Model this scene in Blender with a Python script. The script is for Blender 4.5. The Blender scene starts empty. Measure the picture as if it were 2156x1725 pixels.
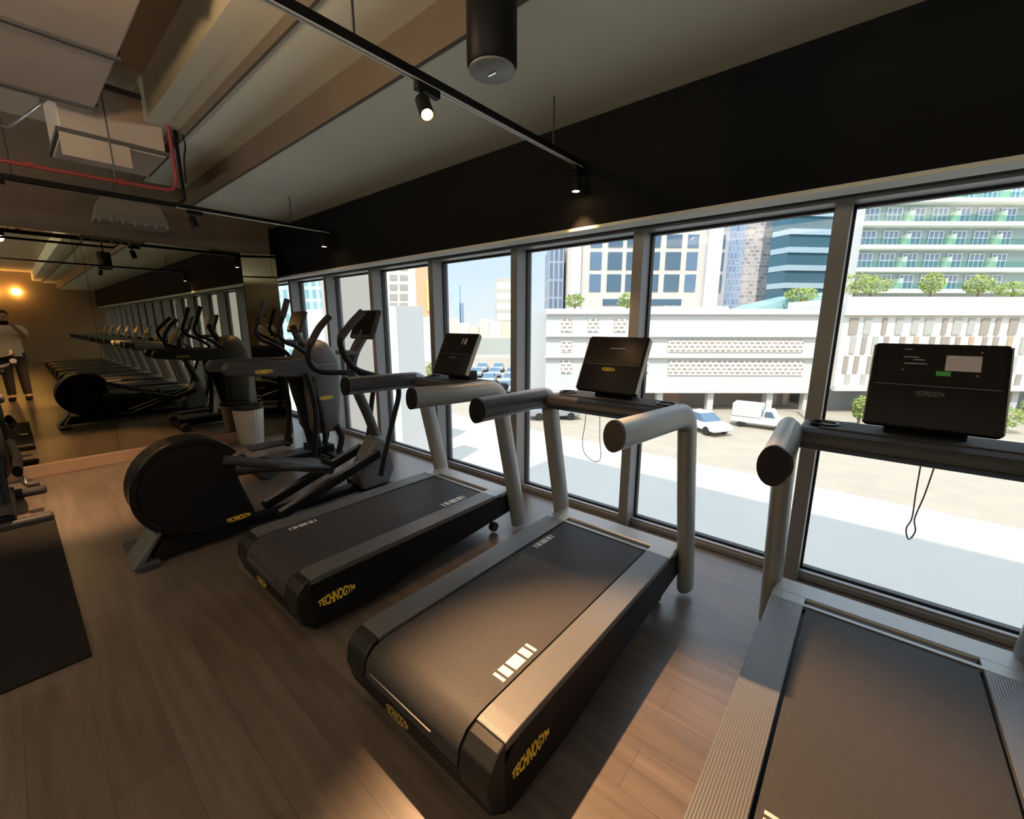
import bpy, bmesh, math, random
from mathutils import Vector, Matrix
random.seed(7)
S = bpy.context.scene
COL = S.collection
PI = math.pi

# ------------------------------------------------------------------ helpers
MATS = {}
def mat(name, col, rough=0.5, metal=0.0, emit=None, estr=0.0, noise=None, spec=0.5, coat=0.0):
    """procedural principled material; noise=(scale, amount) varies the colour, as wear does"""
    if name in MATS: return MATS[name]
    m = bpy.data.materials.new(name); m.use_nodes = True
    nt = m.node_tree; b = nt.nodes['Principled BSDF']
    b.inputs['Base Color'].default_value = (*col, 1)
    b.inputs['Roughness'].default_value = rough
    b.inputs['Metallic'].default_value = metal
    b.inputs['Specular IOR Level'].default_value = spec
    b.inputs['Coat Weight'].default_value = coat
    if emit:
        b.inputs['Emission Color'].default_value = (*emit, 1)
        b.inputs['Emission Strength'].default_value = estr
    if noise:
        tc = nt.nodes.new('ShaderNodeTexCoord'); nz = nt.nodes.new('ShaderNodeTexNoise')
        nz.inputs['Scale'].default_value = noise[0]; nz.inputs['Detail'].default_value = 4
        nt.links.new(tc.outputs['Object'], nz.inputs['Vector'])
        mx = nt.nodes.new('ShaderNodeMix'); mx.data_type = 'RGBA'
        a = noise[1]
        mx.inputs['A'].default_value = tuple(min(1, c*(1-a)) for c in col) + (1,)
        mx.inputs['B'].default_value = tuple(min(1, c*(1+a)) for c in col) + (1,)
        nt.links.new(nz.outputs['Fac'], mx.inputs['Factor'])
        nt.links.new(mx.outputs['Result'], b.inputs['Base Color'])
    MATS[name] = m
    return m

def smooth(pts, n=8):
    """Catmull-Rom through the points"""
    P = [Vector(p) for p in pts]
    if len(P) < 3: return P
    P = [P[0]*2-P[1]] + P + [P[-1]*2-P[-2]]
    out = []
    for i in range(1, len(P)-2):
        p0, p1, p2, p3 = P[i-1:i+3]
        for k in range(n):
            t = k/n
            out.append(0.5*((2*p1)+(p2-p0)*t+(2*p0-5*p1+4*p2-p3)*t*t+(3*p1-p0-3*p2+p3)*t**3))
    out.append(P[-2])
    return out

class MB:
    def __init__(s): s.bm = bmesh.new()
    def box(s, lo, hi, rot=None, bev=0.0):
        c = [(lo[i]+hi[i])/2 for i in range(3)]; d = [abs(hi[i]-lo[i]) for i in range(3)]
        r = bmesh.ops.create_cube(s.bm, size=1)
        bmesh.ops.scale(s.bm, verts=r['verts'], vec=d)
        if bev > 0:
            ed = list({e for v in r['verts'] for e in v.link_edges})
            q = bmesh.ops.bevel(s.bm, geom=ed, offset=bev, segments=2, affect='EDGES', profile=.5)
            vs = list({v for f in q['faces'] for v in f.verts} | {v for v in r['verts'] if v.is_valid})
        else: vs = r['verts']
        if rot: bmesh.ops.rotate(s.bm, verts=vs, cent=(0,0,0), matrix=rot)
        bmesh.ops.translate(s.bm, verts=vs, vec=c)
        return s
    def prism(s, poly, x0, x1, axis='x'):
        """polygon in the two other axes extruded along axis"""
        def P(a, t):
            if axis == 'x': return (t, a[0], a[1])
            if axis == 'y': return (a[0], t, a[1])
            return (a[0], a[1], t)
        A = [s.bm.verts.new(P(a, x0)) for a in poly]; B = [s.bm.verts.new(P(a, x1)) for a in poly]
        n = len(poly)
        fs = [s.bm.faces.new(A), s.bm.faces.new(B[::-1])]
        for i in range(n): fs.append(s.bm.faces.new((A[i], B[i], B[(i+1) % n], A[(i+1) % n])))
        bmesh.ops.recalc_face_normals(s.bm, faces=fs)
        return s
    def rings(s, R, cap=True, close=False):
        V = [[s.bm.verts.new(p) for p in r] for r in R]
        n = len(V[0]); fs = []
        m = len(V) if close else len(V)-1
        for i in range(m):
            a, b = V[i], V[(i+1) % len(V)]
            for j in range(n): fs.append(s.bm.faces.new((a[j], a[(j+1) % n], b[(j+1) % n], b[j])))
        if cap and not close:
            fs.append(s.bm.faces.new(V[0][::-1])); fs.append(s.bm.faces.new(V[-1]))
        bmesh.ops.recalc_face_normals(s.bm, faces=fs)
        return s
    def tube(s, pts, ra, rb=None, n=12, side=None, taper=None, cap=True):
        """sweep an ellipse; ra = half width along `side`, rb = half width across it"""
        P = [Vector(p) for p in pts]; rb = rb or ra; R = []
        for i, p in enumerate(P):
            t = (P[min(i+1, len(P)-1)]-P[max(i-1, 0)]).normalized()
            sd = Vector(side) if side else (Vector((0,0,1)) if abs(t.z) < .9 else Vector((1,0,0)))
            a = (sd - t*sd.dot(t)).normalized(); b = t.cross(a)
            k = taper[i] if taper else 1
            R.append([p+a*(ra*k*math.cos(q*2*PI/n))+b*(rb*k*math.sin(q*2*PI/n)) for q in range(n)])
        return s.rings(R, cap)
    def lathe(s, prof, n=24, axis='z', at=(0,0,0)):
        R = []
        for r, z in prof:
            ring = []
            for q in range(n):
                c, d = r*math.cos(q*2*PI/n), r*math.sin(q*2*PI/n)
                v = (c, d, z) if axis == 'z' else ((z, c, d) if axis == 'x' else (c, z, d))
                ring.append(Vector(v)+Vector(at))
            R.append(ring)
        return s.rings(R, True)
    def ell(s, c, r, seg=16, jit=0):
        q = bmesh.ops.create_uvsphere(s.bm, u_segments=seg, v_segments=seg//2+2, radius=1)
        for v in q['verts']:
            k = 1+random.uniform(-jit, jit)
            v.co = Vector((v.co.x*r[0]*k+c[0], v.co.y*r[1]*k+c[1], v.co.z*r[2]*k+c[2]))
        return s
    def leaves(s, c, r, n, size):
        for _ in range(n):
            d = Vector((random.gauss(0,1), random.gauss(0,1), random.gauss(0,1))).normalized()*random.uniform(.35,1)**.5
            p = Vector((c[0]+d.x*r[0], c[1]+d.y*r[1], c[2]+d.z*r[2]))
            u = Vector((random.gauss(0,1), random.gauss(0,1), random.gauss(0,1))).normalized()
            w = u.orthogonal().normalized(); k = size*random.uniform(.6,1.3)
            s.bm.faces.new([s.bm.verts.new(p+q) for q in (u*k, w*k*.45, -u*k, -w*k*.45)])
        return s
    def build(s, name, m, parent=None, sm=False, loc=None, bev=0.0):
        me = bpy.data.meshes.new(name); s.bm.to_mesh(me); s.bm.free()
        me.materials.append(m)
        if sm:
            for p in me.polygons: p.use_smooth = True
            try: me.set_sharp_from_angle(angle=math.radians(40))
            except Exception: pass
        o = bpy.data.objects.new(name, me); COL.objects.link(o)
        if parent: o.parent = parent
        if loc: o.location = loc
        if bev > 0:
            b = o.modifiers.new('bevel', 'BEVEL'); b.width = bev; b.segments = 2; b.limit_method = 'ANGLE'
        return o

def tag(o, label, cat, group=None, kind=None):
    o['label'] = label; o['category'] = cat
    if group: o['group'] = group
    if kind: o['kind'] = kind
    return o
def thing(name, label, cat, loc=(0,0,0), rz=0.0, group=None):
    o = bpy.data.objects.new(name, None); o.empty_display_size = .1; COL.objects.link(o)
    o.location = loc; o.rotation_euler = (0,0,rz)
    return tag(o, label, cat, group)
def struct(o): o['kind'] = 'structure'; return o
def part(mb, name, m, parent, label=None, **k):
    o = mb.build(name, m, parent, **k)
    if label: o['label'] = label
    return o
def kids(o): return [c for c in bpy.data.objects if c.parent is o]
def copy_tree(o, parent=None):
    ks = kids(o); c = o.copy(); COL.objects.link(c); c.parent = parent
    for k in ks: copy_tree(k, c)
    return c

def text_mesh(body, w, h, bulge=0.0, bold=0.012, th=0.0015):
    """lettering as a mesh in the xz plane, centred, fitted to w x h; bulge makes the middle letters taller"""
    cu = bpy.data.curves.new('lettering', 'FONT'); cu.body = body; cu.offset = bold; cu.extrude = .02
    ob = bpy.data.objects.new('lettering', cu); COL.objects.link(ob)
    dg = bpy.context.evaluated_depsgraph_get()
    me = bpy.data.meshes.new_from_object(ob.evaluated_get(dg))
    bpy.data.objects.remove(ob)
    xs = [v.co.x for v in me.vertices]; ys = [v.co.y for v in me.vertices]
    x0, x1, y0, y1 = min(xs), max(xs), min(ys), max(ys)
    out = MB(); vs = []
    for v in me.vertices:
        x = (v.co.x-x0)/(x1-x0)-.5; y = (v.co.y-y0)/(y1-y0)-.5
        f = 1-bulge*(2*x)**2
        vs.append(out.bm.verts.new((x*w, -th if v.co.z > 0 else 0, y*h*f)))
    for p in me.polygons:
        try: out.bm.faces.new([vs[i] for i in p.vertices])
        except ValueError: pass
    bmesh.ops.recalc_face_normals(out.bm, faces=out.bm.faces)
    bpy.data.meshes.remove(me)
    return out
def place(o, loc, rot=(0,0,0)): o.location = loc; o.rotation_euler = rot; return o

# ------------------------------------------------------------------ camera (fitted to the photograph)
F_PX, H = 889.0, 1.5
RM = Matrix(((0.7635553,-0.1298546,0.6325512),(0.6457404,0.1511218,-0.7484527),(0.0015977,0.9799490,0.1992422)))
cam = bpy.data.cameras.new('camera'); cam.sensor_width = 36; cam.lens = F_PX/2156*36; cam.clip_start = .05; cam.clip_end = 2000
co = bpy.data.objects.new('camera', cam); COL.objects.link(co)
co.matrix_world = Matrix.Translation((0,0,H)) @ RM.to_4x4()
S.camera = co

# ------------------------------------------------------------------ materials
M_black = mat('black_plastic', (.0075,.0078,.0085), .45, spec=.13, noise=(9,.2))
M_gloss = mat('glossy_black', (.008,.008,.009), .2, spec=.22)
M_rubber = mat('rubber', (.02,.02,.021), .75, noise=(40,.25))
M_dgrey = mat('dark_grey_plastic', (.036,.037,.04), .45, spec=.3, noise=(12,.12))
M_grey = mat('grey_plastic', (.09,.093,.094), .45, noise=(10,.08))
M_alu = mat('satin_aluminium', (.24,.25,.25), .36, .3, noise=(14,.06))
M_chrome = mat('chrome', (.75,.75,.75), .12, 1)
M_yellow = mat('yellow_lettering', (.78,.52,.05), .5)
M_white = mat('white_print', (.55,.53,.50), .6)
M_frame = mat('window_aluminium', (.21,.21,.215), .45, .1, noise=(6,.08))
M_gasket = mat('black_gasket', (.012,.012,.013), .6)
M_soffit = mat('black_paint', (.011,.011,.0108), .9, spec=.08, noise=(3,.15))
M_ceil = mat('pale_plaster', (.80,.80,.66), .85, noise=(1.5,.05))
M_brown = mat('brown_paint', (.12,.085,.055), .7, noise=(2,.12))
M_whitew0 = mat('white_metal',(.7,.7,.68),.5)
M_lip = mat('light_plaster', (.62,.62,.56), .8, noise=(4,.05))

def floor_mat():
    m = bpy.data.materials.new('vinyl_planks'); m.use_nodes = True; nt = m.node_tree; N = nt.nodes; L = nt.links
    b = N['Principled BSDF']; tc = N.new('ShaderNodeTexCoord')
    br = N.new('ShaderNodeTexBrick'); br.offset = .37
    br.inputs['Scale'].default_value = 1; br.inputs['Brick Width'].default_value = 1.22; br.inputs['Row Height'].default_value = .18
    br.inputs['Mortar Size'].default_value = .0012; br.inputs['Bias'].default_value = 0
    br.inputs['Color1'].default_value = (.082,.063,.049,1); br.inputs['Color2'].default_value = (.100,.080,.064,1); br.inputs['Mortar'].default_value = (.042,.034,.028,1)
    L.new(tc.outputs['Object'], br.inputs['Vector'])
    mp = N.new('ShaderNodeMapping'); mp.inputs['Scale'].default_value = (2.0, 26, 1); L.new(tc.outputs['Object'], mp.inputs['Vector'])
    nz = N.new('ShaderNodeTexNoise'); nz.inputs['Scale'].default_value = 1; nz.inputs['Detail'].default_value = 6; L.new(mp.outputs[0], nz.inputs['Vector'])
    rp = N.new('ShaderNodeValToRGB'); rp.color_ramp.elements[0].color = (.72,.72,.72,1); rp.color_ramp.elements[1].color = (1.2,1.2,1.2,1)
    rp.color_ramp.elements[0].position = .3; rp.color_ramp.elements[1].position = .7
    L.new(nz.outputs['Fac'], rp.inputs[0])
    mx = N.new('ShaderNodeMix'); mx.data_type = 'RGBA'; mx.blend_type = 'MULTIPLY'; mx.inputs['Factor'].default_value = 1
    L.new(br.outputs['Color'], mx.inputs['A']); L.new(rp.outputs[0], mx.inputs['B']); L.new(mx.outputs['Result'], b.inputs['Base Color'])
    b.inputs['Roughness'].default_value = .33; b.inputs['Specular IOR Level'].default_value = .5
    return m
def mirror_mat():
    m = bpy.data.materials.new('bronze_mirror'); m.use_nodes = True; nt = m.node_tree; N = nt.nodes
    N.remove(N['Principled BSDF']); g = N.new('ShaderNodeBsdfGlossy')
    g.inputs['Color'].default_value = (.44,.40,.29,1); g.inputs['Roughness'].default_value = .004
    nt.links.new(g.outputs[0], N['Material Output'].inputs[0]); return m
def glass_mat(name='window_glass', tint=(.985,.99,.985), ref=.07):
    m = bpy.data.materials.new(name); m.use_nodes = True; nt = m.node_tree; N = nt.nodes
    N.remove(N['Principled BSDF']); t = N.new('ShaderNodeBsdfTransparent'); t.inputs[0].default_value = (*tint,1)
    g = N.new('ShaderNodeBsdfGlossy'); g.inputs['Roughness'].default_value = .01
    lw = N.new('ShaderNodeLayerWeight'); pw = N.new('ShaderNodeMath'); pw.operation = 'POWER'; pw.inputs[1].default_value = 4.5
    ma = N.new('ShaderNodeMath'); ma.operation = 'MULTIPLY_ADD'; ma.inputs[1].default_value = .55; ma.inputs[2].default_value = .025
    nt.links.new(lw.outputs['Facing'], pw.inputs[0]); nt.links.new(pw.outputs[0], ma.inputs[0])
    mx = N.new('ShaderNodeMixShader'); nt.links.new(ma.outputs[0], mx.inputs[0]); nt.links.new(t.outputs[0], mx.inputs[1]); nt.links.new(g.outputs[0], mx.inputs[2])
    nt.links.new(mx.outputs[0], N['Material Output'].inputs[0]); return m
def brick_mat(name, c1, c2, mort, bw, rh, ms, rough=.5, off=.0, plane='xz'):
    m = bpy.data.materials.new(name); m.use_nodes = True; nt = m.node_tree; N = nt.nodes; L = nt.links
    b = N['Principled BSDF']; tc = N.new('ShaderNodeTexCoord'); sp = N.new('ShaderNodeSeparateXYZ'); cb = N.new('ShaderNodeCombineXYZ')
    L.new(tc.outputs['Object'], sp.inputs[0])
    ad = N.new('ShaderNodeMath'); ad.operation = 'ADD'; L.new(sp.outputs['X'], ad.inputs[0]); L.new(sp.outputs['Y'], ad.inputs[1])
    L.new(ad.outputs[0], cb.inputs['X']); L.new(sp.outputs['Z'], cb.inputs['Y'])
    br = N.new('ShaderNodeTexBrick'); br.offset = off; br.inputs['Scale'].default_value = 1
    br.inputs['Brick Width'].default_value = bw; br.inputs['Row Height'].default_value = rh; br.inputs['Mortar Size'].default_value = ms; br.inputs['Mortar Smooth'].default_value = 0
    for k, c in (('Color1',c1),('Color2',c2),('Mortar',mort)): br.inputs[k].default_value = (*c,1)
    L.new(cb.outputs[0], br.inputs['Vector']); L.new(br.outputs['Color'], b.inputs['Base Color'])
    b.inputs['Roughness'].default_value = rough; return m
M_floor, M_mirror, M_glass = floor_mat(), mirror_mat(), glass_mat()
M_lens = mat('lit_lamp_lens', (1,.8,.5), .4, emit=(1,.62,.28), estr=28)

# ------------------------------------------------------------------ the room
XL, XR, YB, YW = -9.0, 12.0, -5.0, 2.95
ZC = 2.78
struct(MB().box((XL,YB,-.12),(XR,2.97,0)).build('floor', M_floor))
# stepped ceiling: low slab by the window, two shallow steps, open ceiling above
struct(MB().box((XL,1.57,ZC),(XR,3.3,3.5)).build('ceiling', M_ceil))
struct(MB().box((XL,1.19,2.985),(XR,1.57,3.5)).build('ceiling_middle', M_ceil))
struct(MB().box((XL,.96,3.05),(XR,1.19,3.5)).build('ceiling_upper', M_ceil))
struct(MB().box((XL,YB,3.34),(XR,.96,3.5)).build('ceiling_open', mat('open_ceiling',(.60,.50,.40),.9,noise=(2,.15))))
struct(MB().box((XL,1.545,ZC-.001),(XR,1.57,3.0)).build('trim_1', M_brown))
struct(MB().box((XL,1.172,2.98),(XR,1.19,3.06)).build('trim_2', M_brown))
struct(MB().box((XL,2.6,2.135),(XR,2.78,ZC)).build('wall_above_windows', M_soffit))
struct(MB().box((XL,2.6,2.115),(XR,2.74,2.134)).build('trim_3', M_lip))
struct(MB().box((XL,2.78,2.2),(XR,3.3,ZC)).build('wall_window_head', M_soffit))
struct(MB().box((XL,YB,0),(-6.17,2.40,3.5)).build('wall_left', M_brown))
struct(MB().box((XL-.1,YB,0),(XL,3.3,3.5)).build('wall_far_left', M_soffit))
struct(MB().box((XR,YB,0),(XR+.1,3.3,3.5)).build('wall_right', mat('tan_wall',(.30,.22,.14),.7,noise=(2,.1))))
struct(MB().box((XL,YB-.1,0),(XR,YB,3.5)).build('wall_back', mat('timber_wall',(.07,.05,.035),.6,noise=(3,.2))))
struct(MB().box((-6.17,YB,0),(-6.125,2.05,.125)).build('baseboard_left', mat('timber_skirting',(.22,.145,.095),.5,noise=(7,.15)), bev=.004))
dark_mirror = M_mirror.copy(); dark_mirror.name = 'dark_bronze_mirror'; dark_mirror.node_tree.nodes['Glossy BSDF'].inputs['Color'].default_value = (.20,.20,.14,1)
# mirror panels on the left wall
ys = [YB, -3.6, -2.2, -.8, .62, 2.035]
for i in range(5):
    o = MB().box((-6.17,ys[i]+.0015,.125),(-6.15,ys[i+1]-.0015,2.36)).build('mirror_panel', M_mirror)
    near = i == 4
    tag(o, ['','','','bronze wall mirror panel behind the exercise bike, at the left picture edge','bronze wall mirror panel reflecting the row of windows, nearest the corner'][i] if i >= 3
        else 'bronze wall mirror panel left of the exercise bike, outside the picture', 'mirror', 'mirror panels on the left wall')
o = MB().prism([(-6.17,2.04),(-6.155,2.04),(-6.03,2.40),(-6.17,2.40)], 0.0, 2.36, 'z').build('corner_mirror', dark_mirror)
tag(o, 'narrow upright mirror strip on the wall end beside the first window', 'mirror')

# windows: one per bay, each with frame, gasket and pane
mull = [-.2-1.075*k for k in range(8, 0, -1)]+[-.2+1.075*k for k in range(0, 12)]
for i in range(len(mull)-1):
    a, b = mull[i], mull[i+1]
    w = struct(MB().box((b-.035,2.80,0),(b+.035,3.0,2.2)).box((a+.035,2.80,2.10),(b-.035,3.0,2.2)).box((a+.035,2.86,0),(b-.035,3.0,.035)).box((a+.035,2.87,.0),(b-.035,2.90,.05)).build('window_%d' % (i+1), M_frame, bev=.003))
    MB().box((a+.035,2.925,.035),(b-.035,2.965,.055)).box((a+.035,2.925,2.085),(b-.035,2.965,2.10)).box((a+.035,2.925,.035),(a+.047,2.965,2.1)).box((b-.047,2.925,.035),(b-.035,2.965,2.1)).build('gasket', M_gasket, w)
    MB().box((a+.047,2.94,.055),(b-.047,2.95,2.085)).build('glass_pane', M_glass, w)

# ------------------------------------------------------------------ our own building around the room (it shades the ground outside)
M_bldg = mat('building_render',(.55,.54,.52),.8)
struct(MB().box((-8.3,-16,3.5),(40,3.3,26.2)).build('wall_tower', M_bldg))
struct(MB().box((-30,-16,-6.5),(40,3.05,-.12)).build('wall_podium', M_bldg))

# ------------------------------------------------------------------ treadmills
def treadmill_proto(label):
    t = thing('treadmill', label, 'treadmill', group='treadmills facing the windows')
    body = [(.06,.035),(-.005,.10),(-.02,.19),(.0,.262),(.05,.292),(.10,.296),(1.52,.296),(1.54,.24),(1.50,.14),(.80,.09),(.40,.035)]
    b = part(MB().prism(body, -.375, .375), 'base', M_black, t, bev=.012)
    prof_o = [(-.022,.20),(-.012,.262),(.02,.298),(.07,.310),(.12,.312),(1.375,.312)]
    def slab(x0, x1, pr, th):
        inn = [(y+(.012 if i < 2 else .003), z-th) for i, (y, z) in enumerate(pr)]
        return MB().prism(pr+inn[::-1], x0, x1)
    part(slab(-.252, .252, prof_o, .012), 'belt', mat('belt',(.034,.033,.0335),.55,spec=.15,noise=(60,.2)), t, sm=True)
    rail_o = [(.052,.314),(.07,.318),(.12,.32),(1.33,.32)]
    cap_o = [(-.026,.205),(-.014,.268),(.02,.306),(.05,.3165),(.05,.20),(.05,.08),(-.005,.11)]
    for s in (-1, 1):
        x0, x1 = sorted((s*.262, s*.383))
        part(MB().prism(rail_o+[(1.33,.29),(.052,.285)], x0, x1), 'side_rail', M_railmat, t, bev=.003)
        part(MB().prism(cap_o, *sorted((s*.262, s*.386))), 'rear_cap', M_cap, t, bev=.008)
        part(MB().prism([(.10,.29),(1.5,.29),(1.5,.155),(.8,.105),(.40,.05),(.07,.05),(.02,.12),(.02,.22)], *sorted((s*.374, s*.384))), 'side_panel', M_black, t)
    part(MB().box((-.383,1.40,.27),(.383,1.53,.315),bev=.008), 'front_cover', M_alu, t)
    part(MB().box((-.262,1.335,.30),(.262,1.352,.317)).box((-.383,1.334,.30),(-.262,1.40,.318)).box((.262,1.334,.30),(.383,1.40,.318)), 'front_plate', M_alu, t)
    for s in (-1, 1):
        part(MB().lathe([(.0,-.02),(.032,-.02),(.036,0),(.032,.02),(0,.02)], 16, 'x', (s*.31,1.40,.042)), 'wheel', M_rubber, t, sm=True)
        MBf = MB().lathe([(.022,0),(.026,.01),(.02,.06)], 12, 'z', (s*.3,.12,0.0)); part(MBf, 'foot', M_rubber, t)
        # upright flows into the handrail through a tight bend
        up = [(s*.405,1.575,.045),(s*.405,1.50,.40),(s*.405,1.41,.80),(s*.405,1.375,.97)]
        part(MB().tube(smooth(up,5)+[Vector((s*.405,1.368,1.01))], .042, .066, 18, (1,0,0)), 'upright', M_alu, t, sm=True)
        hp = [(s*.405,1.372,.985),(s*.405,1.36,1.03),(s*.403,1.325,1.062),(s*.397,1.27,1.076),(s*.385,1.12,1.082),(s*.37,.90,1.088),(s*.357,.70,1.094)]
        tp = [.95]+[1]*40
        hr = part(MB().tube(smooth(hp,6), .041, .060, 20, (1,0,0), taper=None), 'handrail', M_alu, t, sm=True)
        gp = [Vector(p)+Vector((-s*.012,0,.004)) for p in hp[3:]]
        part(MB().tube(smooth(gp,4), .038, .048, 20, (1,0,0)), 'grip', M_dgrey, hr, sm=True)
        part(MB().tube([(s*.357,.703,1.094),(s*.356,.684,1.095)], .042, .061, 20, (1,0,0)), 'end_cap', M_black, hr, sm=True)
    # cross bar with tray and cup holders
    cb = [(1.23,1.05),(1.25,1.085),(1.29,1.10),(1.50,1.098),(1.52,1.07),(1.49,1.03),(1.28,1.015)]
    part(MB().prism(cb, -.365, .365), 'crossbar', M_dgrey, t, bev=.012)
    part(MB().box((-.30,1.30,1.098),(.30,1.48,1.106),bev=.003), 'tray', M_rubber, t)
    for s in (-1, 1):
        part(MB().lathe([(.0,.0),(.043,.0),(.05,.006),(.05,.012),(.043,.012),(.04,.004),(0,.004)], 24, 'z', (s*.29,1.385,1.10)), 'cup_holder', M_gloss, t, sm=True)
    part(MB().box((-.11,1.37,1.08),(.11,1.46,1.17),bev=.01), 'console_neck', M_black, t)
    # console: tilted slab
    th = math.atan2(.15,.29); rt = Matrix.Rotation(-th,3,'X')
    c = part(MB().box((-.172,-.018,-.16),(.172,.018,.16),bev=.012), 'console', M_black, t, sm=True)
    place(c, (0,1.36,1.285), (-th,0,0))
    for s in (-1, 1): part(MB().box(*[(s*.1725-.002,-.016,-.15),(s*.1725+.002,.016,.15)]), 'side_trim', M_alu, c)
    part(MB().box((-.158,-.0205,.0),(.158,-.018,.15)), 'screen', M_gloss, c)
    part(MB().box((-.158,-.0205,-.006),(.158,-.0182,-.003)), 'trim_line', M_grey, c)
    lg = text_mesh('TECHNOGYM', .075, .022, .45, .02).build('console_logo', M_yellow, c); place(lg, (-.01,-.0185,-.033))
    # side and rear lettering
    for s in (-1, 1):
        lg = text_mesh('TECHNOGYM', .19, .062, .6, .03).build('side_logo', M_yellow, t)
        place(lg, (s*.3845,.172,.175), (0,0,s*PI/2))
    part(MB().box((-.22,-.0235,.232),(.13,-.019,.235)), 'trim_line', M_grey, t)
    lg = text_mesh('TECHNOGYM', .13, .042, .6, .02).build('rear_logo', mat('dim_gold',(.30,.21,.05),.5), t); place(lg, (-.06,-.018,.155), (-.12,0,0))
    # white marks on the belt
    def mark(x, y, L=.19, hgt=.05):
        w = [.07,.16,.30,.16,.07]; g = .06; tot = sum(w)+4*g; k = L/tot; mb = MB(); q = y
        for ww in w:
            mb.box((x,q,.3118),(x+hgt,q+ww*k,.3128)); q += (ww+g)*k
        return mb
    part(mark(.185,.21), 'belt_mark', M_white, t); 
    part(mark(-.235,.985 if 'middle' in label else .20,.16,.035), 'belt_mark', mat('grey_print',(.42,.41,.40),.6), t)
    return t
def rail_material():
    m = bpy.data.materials.new('ribbed_rail'); m.use_nodes = True; nt = m.node_tree; N = nt.nodes; L = nt.links
    b = N['Principled BSDF']; tc = N.new('ShaderNodeTexCoord'); wv = N.new('ShaderNodeTexWave')
    wv.wave_type = 'BANDS'; wv.bands_direction = 'X'; wv.inputs['Scale'].default_value = 42
    L.new(tc.outputs['Object'], wv.inputs['Vector'])
    bp = N.new('ShaderNodeBump'); bp.inputs['Strength'].default_value = .35; bp.inputs['Distance'].default_value = .002
    L.new(wv.outputs['Fac'], bp.inputs['Height']); L.new(bp.outputs[0], b.inputs['Normal'])
    b.inputs['Base Color'].default_value = (.095,.097,.097,1); b.inputs['Roughness'].default_value = .42; b.inputs['Metallic'].default_value = .3
    return m
M_railmat = rail_material(); M_cap = mat('rear_cap_plastic',(.010,.010,.010),.45,spec=.25,noise=(10,.15))
TX = [-2.26,-1.04,.18]
tm = treadmill_proto('middle treadmill with a brown-lit belt and an orange tag on its black console'); tm.location = (TX[1],.70,0)
ta = copy_tree(tm); ta.location = (TX[0],.70,0); ta['label'] = 'treadmill beside the cross trainer, its belt in blue shade, leftmost of the row'
tc_ = copy_tree(tm); tc_.location = (TX[2],.70,0); tc_['label'] = 'treadmill at the right picture edge with stickers on its wide black console'
for k in range(6):
    q = copy_tree(tm); q.location = (TX[2]+1.22*(k+1),.70,0)
    q['label'] = 'treadmill further along the window row, seen only as a reflection in the wall mirror'
for q, (tt, mm) in enumerate(((tc_, mat('dim_grey_print',(.10,.095,.09),.5)), (ta, mat('faint_grey_print',(.07,.07,.07),.5)))):
    lo = [o for o in bpy.data.objects if o.parent and o.parent.parent is tt and o.name.startswith('console_logo')][0]
    lo.data = lo.data.copy(); lo.data.materials[0] = mm
# what differs from one console to the next
def shift_marks(t, a, b):
    ms = [o for o in bpy.data.objects if o.parent is t and o.name.startswith('belt_mark')]
    for o in ms: o.location.y = a if max(c[0] for c in o.bound_box) > 0 else b
shift_marks(ta, .80, -.78); shift_marks(tc_, -.10, -.80)
def sub(t, n): return [o for o in bpy.data.objects if o.parent is t and o.name.split('.')[0] == n][0]
c = sub(tm,'console'); part(MB().box((-.03,-.0215,.085),(.06,-.0203,.0885)), 'display_text', M_white, c)
c = sub(tc_,'console')
part(MB().box((.02,-.0222,.055),(.105,-.0204,.112)), 'sticker', mat('pale_sticker',(.42,.40,.44),.5), c, 'pale grey paper sticker on the screen')
part(MB().box((.0,-.0222,.035),(.036,-.0204,.052)), 'sticker', mat('green_sticker',(.04,.30,.05),.5), c, 'small green sticker under the pale one')
mb = MB()
for x, z, w in ((-.09,.13,.022),(-.088,.10,.04),(-.062,.09,.03),(-.085,.075,.06),(-.09,.05,.006),(.10,.125,.006),(.095,.04,.006)): mb.box((x,-.0217,z),(x+w,-.0204,z+.004))
part(mb, 'display_text', mat('faint_print',(.25,.25,.27),.5), c)
c = sub(ta,'console'); part(MB().box((.035,-.0217,.07),(.047,-.0204,.115)).box((.06,-.0217,.07),(.085,-.0204,.115)), 'display_text', mat('faint_print',(.25,.25,.27),.5), c)
def cord(t, pts, m):
    part(MB().tube(smooth(pts,6), .0022, n=6), 'safety_cord', m, t, sm=True)
cord(tm, [(-.10,1.27,1.02),(-.105,1.27,.95),(-.115,1.27,.87),(-.10,1.27,.80),(-.04,1.27,.765),(.0,1.27,.79),(-.01,1.27,.9),(-.015,1.27,1.02)], mat('pale_cord',(.5,.46,.36),.7))
cord(tc_, [(0,1.27,1.02),(.002,1.27,.92),(.005,1.27,.83),(-.004,1.27,.785),(.008,1.27,.748),(.02,1.27,.785),(.012,1.27,.83),(.024,1.27,.92),(.033,1.27,1.02)], mat('grey_cord',(.12,.12,.13),.7))

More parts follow.
